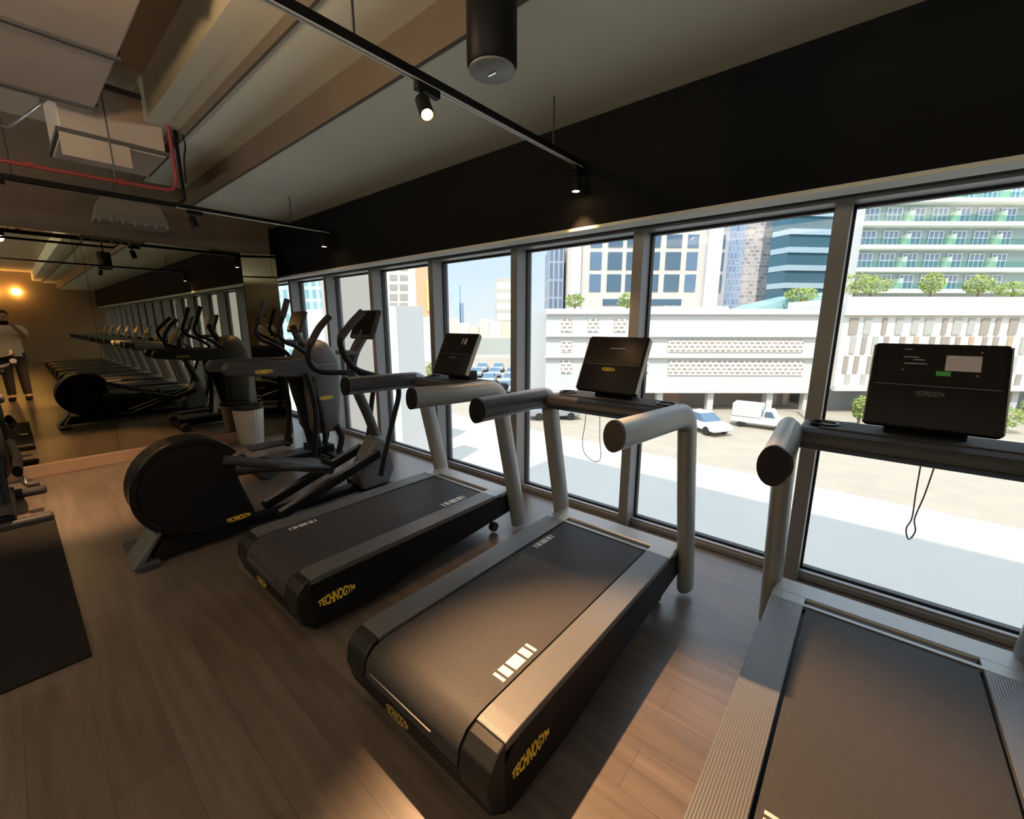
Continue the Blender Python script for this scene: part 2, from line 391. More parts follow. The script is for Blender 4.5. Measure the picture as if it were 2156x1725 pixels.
# ------------------------------------------------------------------ cross trainer with rear flywheel
def cross_trainer(label, xc):
    t = thing('cross_trainer', label, 'cross trainer', (xc,.28,0))
    Y = lambda y: y-.28
    cy, cz, r = Y(.645), .455, .315
    arc = [(cy+r*math.cos(a), cz+r*math.sin(a)) for a in [math.radians(k) for k in range(40, 262, 8)]]
    hs = arc+[(Y(.66),.125),(Y(.96),.12),(Y(.98),.17),(Y(.905),.42),(Y(.885),.62)]
    part(MB().prism(hs, -.10, .14), 'flywheel_housing', M_black, t, bev=.02)
    rim = [(cy+(r+.006)*math.cos(a), cz+(r+.006)*math.sin(a)) for a in [math.radians(k) for k in range(35, 230, 6)]]
    inn = [(cy+(r-.03)*math.cos(a), cz+(r-.03)*math.sin(a)) for a in [math.radians(k) for k in range(35, 230, 6)]]
    part(MB().prism(rim+inn[::-1], .10, .148), 'rim', M_gloss, t, bev=.006)
    lg = text_mesh('TECHNOGYM', .15, .04, .5, .03).build('logo', M_yellow, t); place(lg, (.1415,Y(.865),.165), (0,0,PI/2))
    # base
    part(MB().prism([(Y(.38),.03),(Y(.9),.03),(Y(.95),.14),(Y(.45),.14)], -.08, .1), 'rear_base', M_black, t, bev=.01)
    part(MB().box((-.33,Y(.30),.0),(.15,Y(.42),.045),bev=.01), 'rear_foot', M_dgrey, t)
    part(MB().prism([(Y(.285),.02),(Y(.42),.20),(Y(.45),.20),(Y(.33),.02)], -.12, .12), 'foot_plate', M_grey, t, bev=.006)
    part(MB().box((-.045,Y(.88),.03),(.06,Y(2.05),.095),bev=.012), 'base_beam', M_black, t)
    # guide rails and pedals
    for s, dy in ((1,0),(-1,.28)):
        x = .14*s+.02
        part(MB().prism([(Y(1.12),.06),(Y(1.98),.34),(Y(1.98),.40),(Y(1.10),.11)], x-.035, x+.035), 'guide_rail', M_black, t, bev=.006)
        part(MB().tube([(x-.015,Y(1.12),.125),(x-.015,Y(1.97),.405)], .008, n=8).tube([(x+.015,Y(1.12),.125),(x+.015,Y(1.97),.405)], .008, n=8), 'rail_rods', M_chrome, t, sm=True)
        z0 = .60 if s > 0 else .42
        arm = [(x,Y(.82),z0),(x,Y(1.10),.50 if s>0 else .40),(x,Y(1.55),.33 if s>0 else .30)]
        part(MB().tube(smooth(arm,5), .028, .034, 12, (1,0,0)), 'pedal_arm', M_dgrey, t, sm=True)
        ped = MB().box((x-.08,Y(1.13+dy*.4),.415 if s>0 else .36),(x+.08,Y(1.52+dy*.4),.445 if s>0 else .39),Matrix.Rotation(-.26,3,'X'),.012)
        pd = part(ped, 'pedal', M_dgrey, t)
        part(MB().box((x-.08,Y(1.50+dy*.4),.35 if s>0 else .30),(x+.08,Y(1.535+dy*.4),.43 if s>0 else .38),bev=.01), 'toe_guard', M_black, pd)
    # front cover, foot, mast
    fc = [(Y(1.84),.05),(Y(1.80),.20),(Y(1.90),.36),(Y(2.0),.50),(Y(2.06),.50),(Y(2.15),.34),(Y(2.17),.18),(Y(2.10),.05)]
    part(MB().prism(fc, -.07, .12), 'front_cover', M_grey, t, bev=.025)
    part(MB().box((-.30,Y(1.90),.0),(.22,Y(2.14),.05),bev=.012), 'front_foot', M_black, t)
    part(MB().tube(smooth([(.0,Y(2.08),.42),(.0,Y(2.0),.68),(.0,Y(1.91),.92),(.0,Y(1.87),1.10),(.0,Y(1.91),1.26),(.0,Y(2.05),1.46)],5), .035, .045, 14, (1,0,0)), 'mast', M_dgrey, t, sm=True)
    part(MB().box((-.13,Y(1.80),1.24),(.10,Y(1.90),1.275),bev=.01), 'tray', M_grey, t)
    th = .38
    cn = part(MB().box((-.175,-.02,-.13),(.175,.02,.13),bev=.015), 'console', M_dgrey, t, sm=True); place(cn, (.0,Y(2.03),1.49), (-th,0,0))
    part(MB().box((-.15,-.0225,-.10),(.15,-.0195,.11)), 'screen', M_gloss, cn)
    # swinging handlebars
    for s, pts in ((1,[(1.86,1.59),(1.76,1.50),(1.66,1.39),(1.68,1.26),(1.77,1.14),(1.95,1.07),(2.11,1.02),(2.16,.90),(2.09,.68),(1.98,.36),(1.93,.20)]),
                   (-1,[(1.84,1.56),(1.74,1.46),(1.65,1.32),(1.63,1.18),(1.72,1.09),(1.95,1.06),(2.14,1.03),(2.22,.92),(2.19,.74),(2.13,.42),(2.08,.26)])):
        hb = part(MB().tube(smooth([(s*.25+.0,Y(y),z) for y, z in pts],5), .019, .024, 12, (1,0,0)), 'handlebar', M_black, t, sm=True)
        part(MB().tube(smooth([(s*.25,Y(y),z) for y, z in pts[:3]],5), .026, .03, 12, (1,0,0)), 'grip', M_rubber, hb, sm=True)
    part(MB().tube([(-.26,Y(2.10),1.02),(.26,Y(2.10),1.02)], .022, n=12), 'pivot_axle', M_dgrey, t, sm=True)
    part(MB().tube([(0,Y(1.95),1.0),(0,Y(2.10),1.02)], .03, n=12), 'pivot_bracket', M_dgrey, t, sm=True)
    return t
cross_trainer('black cross trainer with a big rear flywheel drum, left of the treadmills', -3.38)

# ------------------------------------------------------------------ upright stepper behind it (tall grey front hood)
def stepper(label, xc):
    t = thing('elliptical_trainer', label, 'cross trainer', (xc,1.2,0))
    Y = lambda y: y-1.2
    R = []
    for z, y0, y1, w in ((.30,2.06,2.33,.19),(.36,2.03,2.36,.215),(.70,2.01,2.39,.235),(1.0,2.0,2.40,.235),(1.12,2.01,2.385,.23),(1.22,2.05,2.34,.21),(1.29,2.11,2.29,.17),(1.32,2.16,2.24,.11)):
        cy, hy = (Y(y0)+Y(y1))/2, (y1-y0)/2; ring = []
        for q in range(28):
            a = q*2*PI/28; ca, sa = math.cos(a), math.sin(a); p = .45
            ring.append((-.05+1.1*w*math.copysign(abs(ca)**p, ca), cy+hy*math.copysign(abs(sa)**p, sa), z))
        R.append(ring)
    part(MB().rings(R), 'hood', mat('hood_grey',(.065,.064,.063),.5,noise=(8,.08)), t, sm=True)
    part(MB().box((-.25,Y(2.02),1.06),(.2095,Y(2.36),1.066)), 'hood_seam', M_alu, t)
    lg = text_mesh('TECHNOGYM', .17, .045, .5, .03).build('logo', M_yellow, t); place(lg, (.2105,Y(2.17),.70), (0,0,PI/2))
    for s in (-1, 1):
        b = part(MB().prism([(Y(1.24),1.03),(Y(1.22),1.09),(Y(1.26),1.145),(Y(2.02),1.135),(Y(2.08),1.06),(Y(2.04),.94)], *sorted((s*.20, s*.29))), 'side_beam', M_dgrey, t, bev=.015)
        lg = text_mesh('TECHNOGYM', .16, .042, .5, .03).build('logo', M_yellow, b); place(lg, (s*.2915,Y(1.55),1.045), (0,0,s*PI/2))
        lev = [(s*.33,Y(1.93),1.0),(s*.335,Y(1.97),.80),(s*.335,Y(1.99),.55),(s*.33,Y(1.96),.30),(s*.32,Y(1.93),.10)]
        part(MB().tube(smooth(lev,5), .022, .03, 12, (1,0,0)), 'lever', M_black, t, sm=True)
        lev2 = [(s*.20,Y(2.0),.96),(s*.20,Y(2.08),.70),(s*.20,Y(2.12),.42),(s*.20,Y(2.13),.16)]
        part(MB().tube(smooth(lev2,5), .02, .028, 12, (1,0,0)), 'lever', M_black, t, sm=True)
        p = part(MB().box((s*.25-.09,Y(1.50),.16),(s*.25+.09,Y(1.92),.19),bev=.012), 'pedal', M_dgrey, t)
        part(MB().box((s*.25-.09,Y(1.9),.16),(s*.25+.09,Y(1.93),.24),bev=.01), 'toe_guard', M_black, p)
        hb = [(s*.30,Y(1.83),1.73),(s*.30,Y(1.77),1.56),(s*.30,Y(1.72),1.42),(s*.29,Y(1.76),1.33),(s*.28,Y(1.88),1.27),(s*.26,Y(2.0),1.17),(s*.245,Y(2.04),1.06)]
        h = part(MB().tube(smooth(hb,5), .018, .022, 12, (1,0,0)), 'handlebar', M_black, t, sm=True)
        part(MB().tube(smooth(hb[:2],4), .025, .028, 12, (1,0,0)), 'grip', M_rubber, h, sm=True)
    part(MB().tube(smooth([(0,Y(1.94),1.0),(0,Y(1.98),.75),(0,Y(2.05),.45),(0,Y(2.10),.12)],5), .06, .075, 14, (1,0,0)), 'column', M_black, t, sm=True)
    part(MB().box((-.06,Y(1.45),.02),(.06,Y(2.30),.12),bev=.015), 'base_beam', M_black, t)
    part(MB().box((-.34,Y(1.40),.0),(.34,Y(1.50),.07),bev=.015), 'rear_foot', M_black, t)
    part(MB().box((-.30,Y(2.16),.0),(.30,Y(2.34),.05),bev=.012), 'front_foot', M_black, t)
    for s in (-1, 1):
        part(MB().lathe([(0,-.03),(.05,-.03),(.058,-.015),(.058,.015),(.05,.03),(0,.03)], 20, 'x', (s*.36,Y(1.45),.062)), 'wheel', M_rubber, t, sm=True)
        part(MB().tube(smooth([(s*.18,Y(2.28),.36),(s*.18,Y(2.33),.22),(s*.18,Y(2.28),.04)],5), .02, .035, 10, (1,0,0)), 'front_strut', M_black, t, sm=True)
    part(MB().tube(smooth([(0,Y(2.08),1.25),(0,Y(2.02),1.36),(0,Y(1.98),1.48)],5), .03, .04, 12, (1,0,0)), 'mast', M_dgrey, t, sm=True)
    cn = part(MB().box((-.16,-.02,-.115),(.16,.02,.115),bev=.015), 'console', M_dgrey, t, sm=True); place(cn, (0,Y(2.03),1.515), (-.35,0,0))
    part(MB().box((-.135,-.0225,-.09),(.135,-.0195,.095)), 'screen', M_gloss, cn)
    part(MB().box((-.15,Y(1.86),1.30),(.15,Y(1.97),1.33),bev=.01), 'tray', M_dgrey, t)
    return t
stepper('dark cross trainer with a rounded grey hood, beside the mirror corner', -4.72)

# ------------------------------------------------------------------ exercise bike at the left edge
def bike():
    t = thing('exercise_bike', 'black exercise bike cut off by the left picture edge', 'exercise bike', (-5.1,-.20,0))
    part(MB().lathe([(0,-.06),(.20,-.06),(.235,-.035),(.235,.035),(.20,.06),(0,.06)], 32, 'y', (-.32,0,.46)), 'flywheel_shroud', M_black, t, sm=True)
    part(MB().box((-.48,-.24,0),(-.40,.235,.075),bev=.03), 'front_foot', M_rubber, t)
    part(MB().box((.36,-.24,0),(.45,.235,.065),bev=.02), 'rear_foot', M_dgrey, t)
    part(MB().box((-.44,-.05,.03),(.42,.05,.11),bev=.015), 'base_beam', M_black, t)
    part(MB().tube(smooth([(-.36,0,.3),(-.30,0,.7),(-.30,0,1.12)],5), .05, .07, 14, (0,1,0)), 'handlebar_post', M_black, t, sm=True)
    part(MB().tube(smooth([(.40,0,.1),(.18,0,.5),(.22,0,.92)],5), .045, .06, 14, (0,1,0)), 'seat_post', M_black, t, sm=True)
    part(MB().prism([(.12,-.04),(.20,-.12),(.36,-.13),(.40,-.06),(.40,.06),(.36,.13),(.20,.12),(.12,.04),(.0,.03),(.0,-.03)], .93, .99, 'z'), 'seat', M_rubber, t, bev=.02)
    part(MB().tube(smooth([(-.18,.21,1.20),(-.34,.20,1.16),(-.38,.1,1.13),(-.36,0,1.12),(-.38,-.1,1.13),(-.34,-.2,1.16),(-.18,-.21,1.20)],5), .02, n=12), 'handlebar', M_rubber, t, sm=True)
    part(MB().box((-.42,-.12,1.16),(-.37,.12,1.38),bev=.012), 'console', M_gloss, t)
    part(MB().tube(smooth([(-.34,.09,.5),(-.1,.11,.42),(.12,.10,.36)],5), .05, .03, 12, (0,0,1)), 'drive_cover', M_black, t, sm=True)
    for s in (-1, 1):
        part(MB().tube([(-.02,s*.09,.36),(.10,s*.13,.24)], .016, n=10), 'crank', M_grey, t, sm=True)
        part(MB().box((.05,s*.13,.22),(.15,s*.20,.25),bev=.006), 'pedal', M_rubber, t)
    return t
bike()
tag(MB().box((-4.66,-3.6,0),(-2.55,.035,.012),bev=.004).build('floor_mat', mat('rubber_mat',(.012,.011,.010),.9,spec=.08,noise=(60,.3))), 'dark rubber floor mat at the lower left edge', 'mat')

# ------------------------------------------------------------------ waste bin by the mirror
t = thing('waste_bin', 'ribbed pale metal waste bin with black rim in front of the mirror', 'bin', (-5.93,1.84,0))
R = []
for k in range(9):
    z = k/8*.45; r = .135+.035*k/8; R.append([(r*(1+.018*(q % 2))*math.cos(q*2*PI/64), r*(1+.018*(q % 2))*math.sin(q*2*PI/64), z) for q in range(64)])
part(MB().rings(R), 'body', mat('ribbed_bin',(.34,.33,.30),.4,.3,noise=(5,.1)), t)
part(MB().lathe([(.168,.445),(.182,.448),(.182,.47),(.165,.472),(.165,.46)], 40), 'rim', M_black, t, sm=True)
part(MB().lathe([(.0,.44),(.16,.45),(.165,.468),(.15,.465),(0,.452)], 40), 'liner', M_gloss, t, sm=True)

# ------------------------------------------------------------------ ceiling: tracks, spotlights, speaker, services
def light_track(label, x, y0, y1, rods):
    t = thing('light_track', label, 'light track', (x,y0,2.49), group='light tracks')
    L = y1-y0
    part(MB().box((-.018,0,-.002),(.018,L,.03),bev=.003), 'channel', M_black, t)
    part(MB().box((-.012,.0,-.006),(-.004,L,-.001)).box((.004,0,-.006),(.012,L,-.001)), 'conductor_strip', mat('track_strip_highlight',(.85,.84,.78),.5), t, 'contact strips along the track, a highlight painted into their pale colour')  # highlight of daylight bounced off the ground, put into the strips' pale colour
    part(MB().box((-.02,L-.004,-.006),(.02,L+.012,.033),bev=.003), 'end_cap', M_black, t)
    for y, zt in rods:
        part(MB().tube([(0,y-y0,.028),(0,y-y0,zt-2.49)], .005, n=8), 'suspension_rod', M_dgrey, t, sm=True)
    return t
def spot(label, x, y, tilt, power, cone=78, lit=True, aim=(0,0)):
    t = thing('track_spotlight', label, 'spotlight', (x,y,2.482), group='track spotlights')
    part(MB().box((-.017,-.06,-.032),(.017,.06,.0),bev=.004), 'adapter', M_black, t)
    part(MB().tube([(0,-.03,-.03),(0,-.03,-.062)], .008, n=10), 'arm', M_black, t, sm=True)
    hd = part(MB().lathe([(.0,.0),(.026,.0),(.03,-.006),(.03,-.092),(.026,-.094),(.024,-.086),(0,-.086)], 28), 'lamp_head', M_black, t, sm=True)
    place(hd, (0,-.03,-.058), (aim[0],aim[1],0))
    part(MB().lathe([(0,-.088),(.022,-.088),(.022,-.0925),(0,-.0925)], 24), 'lens', M_lens if lit else M_gloss, hd)
    if lit:
        l = bpy.data.lights.new('spot_beam', 'SPOT'); l.energy = power; l.color = (1,.57,.28); l.spot_size = math.radians(cone); l.spot_blend = .7; l.shadow_soft_size = .018
        lo = bpy.data.objects.new('spot_beam', l); COL.objects.link(lo); lo.parent = hd; lo.location = (0,0,-.10)
    return t
X1, X2 = -1.58, -4.78
light_track('black ceiling light track running to the window over the middle treadmill', X1, -3.2, 2.56, ((2.24,ZC),(.98,3.05),(-.9,3.34),(-2.4,3.34)))
light_track('ceiling light track nearer the mirror wall, the farther one', X2, -3.2, 2.50, ((2.1,ZC),(.2,3.34),(-.9,3.34),(-2.4,3.34)))
spot('lit spotlight hanging from the near track beneath the brown beam', X1, 1.31, 0, 400, 52, aim=(-.16,-.56))
spot('lit spotlight at the window end of the near track', X1, 2.53, 0, 25, 80)
spot('lit spotlight at the window end of the far track', X2, 2.46, 0, 18, 80)
spot('unlit spotlight on the far track, next to the brown beam end', X2, 1.26, 0, 0, lit=False, aim=(.2,-.25))
spot('spotlight on the far track at the left picture edge', X2, .10, 0, 240, 60, aim=(.10,.16))
spot('spotlight on the near track behind the camera', X1, -.75, 0, 5, 90)
spot('spotlight on the far track behind the exercise bike', X2, -1.3, 0, 8, 90)

t = thing('pendant_speaker', 'black cylinder pendant speaker with grey grille hanging from the ceiling', 'speaker', (-1.28,1.39,0))
part(MB().lathe([(.0,2.474),(.088,2.474),(.098,2.49),(.098,2.76),(.09,2.775),(0,2.775)], 40), 'body', M_black, t, sm=True)
part(MB().lathe([(.0,2.462),(.082,2.464),(.09,2.47),(.09,2.476),(0,2.476)], 40), 'grille', mat('speaker_grille',(.22,.22,.21),.5,.2,noise=(200,.4)), t, sm=True)
part(MB().box((-.02,-.004,2.459),(.02,.004,2.4635)), 'badge', M_chrome, t)
part(MB().tube([(0,0,2.77),(0,0,2.985)], .012, n=10), 'stem', M_black, t)

# ------- services hanging under the open ceiling at the left
t = thing('duct_box', 'large square galvanised duct box under the open ceiling, upper left', 'duct', (-4.95,.79,0))
M_galv = mat('galvanised',(.55,.46,.38),.6,.1,noise=(4,.15))
part(MB().box((-.35,-.32,2.82),(.35,.28,3.24),bev=.008), 'casing', M_galv, t)
part(MB().box((-.37,-.34,3.20),(.37,.30,3.235)).box((-.37,-.34,2.83),(.37,.30,2.86)), 'flange', M_grey, t)
part(MB().box((.345,-.33,2.68),(.365,.05,2.83)), 'lower_collar', M_galv, t)
for x, y in ((-.3,-.28),(.3,-.28),(-.3,.24),(.3,.24)): part(MB().tube([(x,y,3.23),(x,y,3.34)], .006, n=8), 'hanger_rod', M_grey, t)
t = thing('air_duct', 'long rectangular air duct along the room, at the upper left corner', 'duct', (-3.5,.35,0))
part(MB().box((-1.0,-.22,2.98),(2.2,.30,3.28),bev=.01), 'casing', M_galv, t)
for x in (-.9,0,.9,1.8): part(MB().box((x-.015,-.235,2.965),(x+.015,.315,3.295)), 'flange', M_grey, t)
for x in (-.6,1.4): part(MB().tube([(x,-.23,3.0),(x,-.23,3.34)], .006, n=8).tube([(x,.31,3.0),(x,.31,3.34)], .006, n=8), 'hanger_rods', M_grey, t)
M_red = mat('red_pipe',(.30,.05,.045),.45,noise=(6,.1))
t = thing('sprinkler_pipe', 'red sprinkler pipe under the ceiling at the upper left', 'pipe', (-4.545,0,0))
part(MB().tube(smooth([(0,-2.0,2.55),(0,.2,2.55),(0,1.02,2.56)],4)+[Vector((0,1.07,2.575)),Vector((0,1.09,2.61)),Vector((0,1.10,2.66)),Vector((0,1.10,3.05))], .014, n=14), 'pipe', M_red, t, sm=True)
for y in (.28,.75): part(MB().lathe([(.0145,-.02),(.021,-.02),(.021,.02),(.0145,.02)], 16, 'y', (0,y,2.555)), 'coupling', M_red, t, sm=True)
for y in (.15,.72): part(MB().tube([(0,y,2.575),(0,y,3.34)], .005, n=8), 'hanger_rod', M_grey, t)
tag(MB().tube([(-4.6,-2.0,2.455),(-4.6,.3,2.455),(-4.6,1.08,2.46),(-4.6,1.15,2.52),(-4.6,1.15,3.08)], .014, n=10).build('conduit', M_black, sm=True), 'thin dark cable conduit just below the red pipe', 'conduit')
tag(MB().tube(smooth([(-4.45,1.14,2.62),(-4.45,1.15,2.80),(-4.45,1.17,2.9),(-4.45,1.16,2.985)],4), .006, n=8).build('hanging_cable', M_black, sm=True), 'thin black cable hanging in front of the brown beam end', 'cable')
tag(MB().tube([(-4.47,.12,2.74),(-4.47,.22,2.745),(-4.47,.42,2.976)], .007, n=8).build('silver_conduit', M_chrome, sm=True), 'bent silver conduit catching light, upper left', 'conduit')
tag(MB().tube([(-4.62,.76,2.812),(-4.62,.77,2.80),(-4.60,.86,2.795)], .006, n=8).build('silver_bracket', M_chrome, sm=True), 'short silver bracket glinting under the duct box', 'bracket')
t = thing('air_diffuser', 'grey flared air diffuser box hanging above the mirror', 'diffuser', (-5.6,.95,0))
part(MB().rings([[(-.2,-.27,2.42),(.12,-.27,2.42),(.12,.27,2.42),(-.2,.27,2.42)],[(-.2,-.22,2.60),(.10,-.22,2.60),(.10,.22,2.60),(-.2,.22,2.60)],[(-.15,-.18,2.66),(.08,-.18,2.66),(.08,.18,2.66),(-.15,.18,2.66)]]), 'hood', mat('diffuser_grey',(.20,.175,.14),.6,noise=(5,.1)), t)
for k in range(7): part(MB().box((.10,-.25+.08*k,2.405),(.128,-.232+.08*k,2.45)), 'vane', M_alu, t)
part(MB().tube([(0,-.1,2.65),(0,-.1,3.34)], .006, n=8).tube([(0,.1,2.65),(0,.1,3.34)], .006, n=8), 'hanger_rods', M_grey, t)

# unseen fill light, added on the back wall only to brighten the ceiling
t = thing('added_fill_light', 'unseen fill light added on the back wall behind the camera to brighten the ceiling', 'wall lamp', (0,-4.99,2.05))
part(MB().prism([(0,0),(.16,0),(.20,.10),(.185,.10),(.15,.015),(0,.015)], -5.5, 8.5), 'trough', M_whitew0, t)
part(MB().box((-5.4,.03,.02),(8.4,.06,.05)), 'added_fill_strip', mat('added_fill_strip',(1,.95,.85),.5,emit=(1,.93,.76),estr=2), t)
l = bpy.data.lights.new('added_fill_beam','AREA'); l.shape = 'RECTANGLE'; l.size = 13.6; l.size_y = .08; l.energy = 400; l.color = (.98,1,.90)
lo = bpy.data.objects.new('added_fill_beam', l); COL.objects.link(lo); lo.parent = t; lo.location = (1.5,.07,.075); lo.rotation_euler = (math.radians(132),0,0)
# warm wall washers on the far right wall: their glow shows in the mirror
for k, (y, z) in enumerate(((-.1,2.62),(.5,2.62),(-.7,2.62))):
    t = thing('wall_lamp', 'warm wall lamp on the far right wall, seen only in the mirror', 'wall lamp', (11.9,y,z), group='lamps on the far right wall')
    part(MB().box((.02,-.05,-.06),(.1,.05,.06),bev=.01), 'bracket', M_black, t)
    part(MB().lathe([(0,-.10),(.10,-.10),(.12,0),(.10,.10),(0,.10)], 20), 'shade', mat('glowing_shade',(1,.7,.35),.5,emit=(1,.55,.16),estr=26), t, sm=True)
# warm pendant lamp above the frame, upper left
t = thing('pendant_lamp', 'warm globe pendant lamp hanging above the upper left of the view', 'lamp', (-2.05,.16,0))
part(MB().tube([(0,0,2.82),(0,0,2.975)], .004, n=8), 'cord', M_black, t)
part(MB().lathe([(0,2.80),(.03,2.80),(.035,2.83),(0,2.84)], 16), 'cap', M_black, t)
part(MB().ell((0,0,2.755),(.05,.05,.05)), 'globe', mat('warm_globe',(1,.8,.55),.4,emit=(1,.62,.32),estr=130), t, sm=True)

# ------------------------------------------------------------------ the photographer, seen in the mirror
def photographer():
    t = thing('person', 'person in a white T-shirt holding up a phone, seen in the mirror', 'person', (.055,.0,0), math.radians(92))
    skin = mat('skin',(.48,.27,.18),.55,noise=(15,.06)); 
    V = [(0,-.44,.95),(0,-.45,1.10),(0,-.455,1.28),(0,-.45,1.40),(0,-.42,1.47),(0,-.40,1.54)]
    rad = [(.12,.09),(.10,.08),(.105,.08),(.085,.06),(.055,.055),(.06,.06)]
    E_ = [(i,i+1) for i in range(5)]
    def chain(base, pts, rr):
        p = base
        for q, r in zip(pts, rr):
            V.append(q); rad.append((r,r)); E_.append((p,len(V)-1)); p = len(V)-1
    for s in (-1, 1):
        chain(3, [(s*.17,-.45,1.39),(s*.245,-.36,1.20),(s*.22,-.22,1.28),(s*.115,-.085,1.455),(s*.098,-.06,1.485)], [.062,.048,.04,.028,.03])
        chain(0, [(s*.09,-.44,.88),(s*.10,-.42,.50),(s*.105,-.45,.10),(s*.11,-.36,.035)], [.09,.062,.045,.04])
    me = bpy.data.meshes.new('body'); me.from_pydata(V, E_, []); me.materials.append(skin)
    o = bpy.data.objects.new('body', me); COL.objects.link(o); o.parent = t
    sk = o.modifiers.new('skin','SKIN'); sk.use_smooth_shade = True
    for i, r in enumerate(rad): me.skin_vertices[0].data[i].radius = r
    me.skin_vertices[0].data[0].use_root = True
    ss = o.modifiers.new('sub','SUBSURF'); ss.levels = 2; ss.render_levels = 2
    # head
    hd = MB(); R = []
    for z, w, f, b in ((-.115,.035,.045,.02),(-.10,.05,.07,.03),(-.07,.062,.082,.055),(-.03,.07,.088,.08),(.0,.074,.088,.09),(.04,.075,.085,.095),(.08,.066,.07,.085),(.105,.045,.045,.06),(.117,.015,.015,.02)):
        R.append([(w*math.cos(a), (f if math.sin(a) > 0 else b)*math.sin(a), z) for a in [q*2*PI/24 for q in range(24)]])
    hd.rings(R); hd.ell((0,.092,-.03),(.014,.02,.026),10); hd.ell((.075,-.005,-.01),(.012,.02,.03),10); hd.ell((-.075,-.005,-.01),(.012,.02,.03),10)
    h = part(hd, 'head', skin, t, sm=True); place(h, (0,-.385,1.615))
    for s in (-1, 1): part(MB().ell((s*.03,.082,.0),(.012,.008,.007),10), 'eye', mat('eye',(.03,.02,.02),.2), h, sm=True)
    part(MB().ell((0,.083,-.065),(.024,.008,.007),10), 'mouth', mat('lips',(.36,.14,.11),.5), h, sm=True)
    R = []
    for z, w, f, b in ((-.075,.04,-.03,.07),(-.055,.065,-.01,.093),(0,.081,.02,.10),(.045,.082,.06,.105),(.085,.073,.077,.095),(.112,.05,.05,.068),(.126,.015,.015,.02)):
        R.append([(w*math.cos(a), (f if math.sin(a) > 0 else b)*math.sin(a), z) for a in [q*2*PI/24 for q in range(24)]])
    part(MB().rings(R), 'hair', mat('dark_hair',(.02,.014,.01),.6), h, sm=True)
    # clothes
    R = []
    for z, y, w, d in ((.86,-.44,.185,.135),(.95,-.44,.18,.13),(1.10,-.45,.165,.12),(1.25,-.455,.18,.135),(1.34,-.455,.205,.13),(1.40,-.452,.19,.112),(1.445,-.445,.135,.092),(1.475,-.43,.072,.07)):
        R.append([(w*math.cos(a), y+d*math.sin(a), z) for a in [q*2*PI/28 for q in range(28)]])
    ts = MB().rings(R)
    for s in (-1, 1): ts.tube(smooth([(s*.11,-.45,1.385),(s*.185,-.445,1.37),(s*.228,-.39,1.26)],6), .078, .075, 22)
    part(ts, 't_shirt', mat('white_cotton',(.78,.74,.70),.85), t, sm=True)
    pn = MB().rings([[(w*math.cos(a), -.44+d*math.sin(a), z) for a in [q*2*PI/28 for q in range(28)]] for z, w, d in ((.80,.17,.12),(.90,.175,.125),(.98,.165,.12))])
    for s in (-1, 1): pn.tube(smooth([(s*.09,-.44,.92),(s*.10,-.43,.70),(s*.10,-.42,.48),(s*.105,-.445,.12)],4), .09, .09, 16, taper=[1.1-.035*i for i in range(13)])
    part(pn, 'trousers', mat('black_trousers',(.02,.018,.02),.8), t, sm=True)
    for s in (-1, 1): part(MB().box((s*.11-.05,-.50,0),(s*.11+.05,-.24,.075),bev=.03), 'shoe', M_black, t, sm=True)
    # hands: palm, four curled fingers, thumb
    for s in (-1, 1):
        hb = MB().ell((s*.098,-.052,1.492),(.018,.03,.042),12)
        for k in range(4):
            z = 1.462+.021*k; L = (.9,1.0,1.0,.82)[k]
            hb.tube(smooth([(s*.106,-.045,z),(s*(.106),-.045+.038*L,z),(s*.088,-.045+.05*L,z+.002),(s*.068,-.045+.046*L,z+.003)],3), .0085, n=8, taper=[1-.03*i for i in range(10)])
        hb.tube(smooth([(s*.096,-.066,1.475),(s*.080,-.062,1.490),(s*.06,-.046,1.497)],3), .010, n=8)
        part(hb, 'hand', skin, t, sm=True)
    p = thing('phone', 'black phone held up by the person, seen in the mirror', 'phone', (.055,.0,0), math.radians(92))
    part(MB().box((-.078,-.030,1.462),(.078,-.022,1.538),bev=.003), 'case', M_black, p)
    part(MB().box((-.074,-.0312,1.466),(.074,-.0298,1.534)), 'screen', M_gloss, p)
    return t
photographer()

# ------------------------------------------------------------------ outdoors
ZG = -6.5
AZ = math.radians(40.24)
Fv = Vector((-.6460,.7633,0)); Rv = Vector((.7633,.6460,0))
def W(r, d, z=ZG): v = Rv*r+Fv*d; return (v.x, v.y, z)
def at(u, v, d):
    """point of the outdoor plane at depth d that the camera sees at (u, v): returns right offset and height"""
    w = RM @ Vector((u-1078, -(v-862.5), -F_PX)); k = d/(w.x*Fv.x+w.y*Fv.y); p = w*k
    return p.x*Rv.x+p.y*Rv.y, H+p.z
M_pale = mat('pale_paving',(.46,.43,.37),.85,noise=(.25,.06)); M_asph = mat('sandy_asphalt',(.35,.30,.23),.9,noise=(.8,.16))
M_whitew = mat('white_render',(.61,.60,.575),.8,noise=(.3,.03)); M_cream = mat('cream_stone',(.66,.60,.50),.8,noise=(.3,.05))
M_winglass = mat('dark_window_glass',(.10,.16,.22),.12,.2); M_blueglass = mat('blue_glass',(.16,.24,.34),.12,.3)
M_greyw = mat('grey_render',(.50,.51,.50),.8); M_leaf = mat('leaf_green',(.24,.30,.07),.7,noise=(3,.35)); M_bark = mat('bark',(.16,.11,.07),.9)
struct(MB().box((-260,3.05,ZG-.3),(220,420,ZG)).build('ground', M_asph))
struct(MB().box((-60,3.05,ZG),(70,25,ZG+.02)).build('ground_paving', M_pale))
struct(MB().box((-34,14.6,ZG),(-21,16.5,2.5)).build('wall_wing', M_whitew))
struct(MB().box((-17.4,8.55,ZG),(-15.9,10.25,9)).build('wall_pier', mat('beige_render',(.56,.50,.43),.8,noise=(.5,.05))))

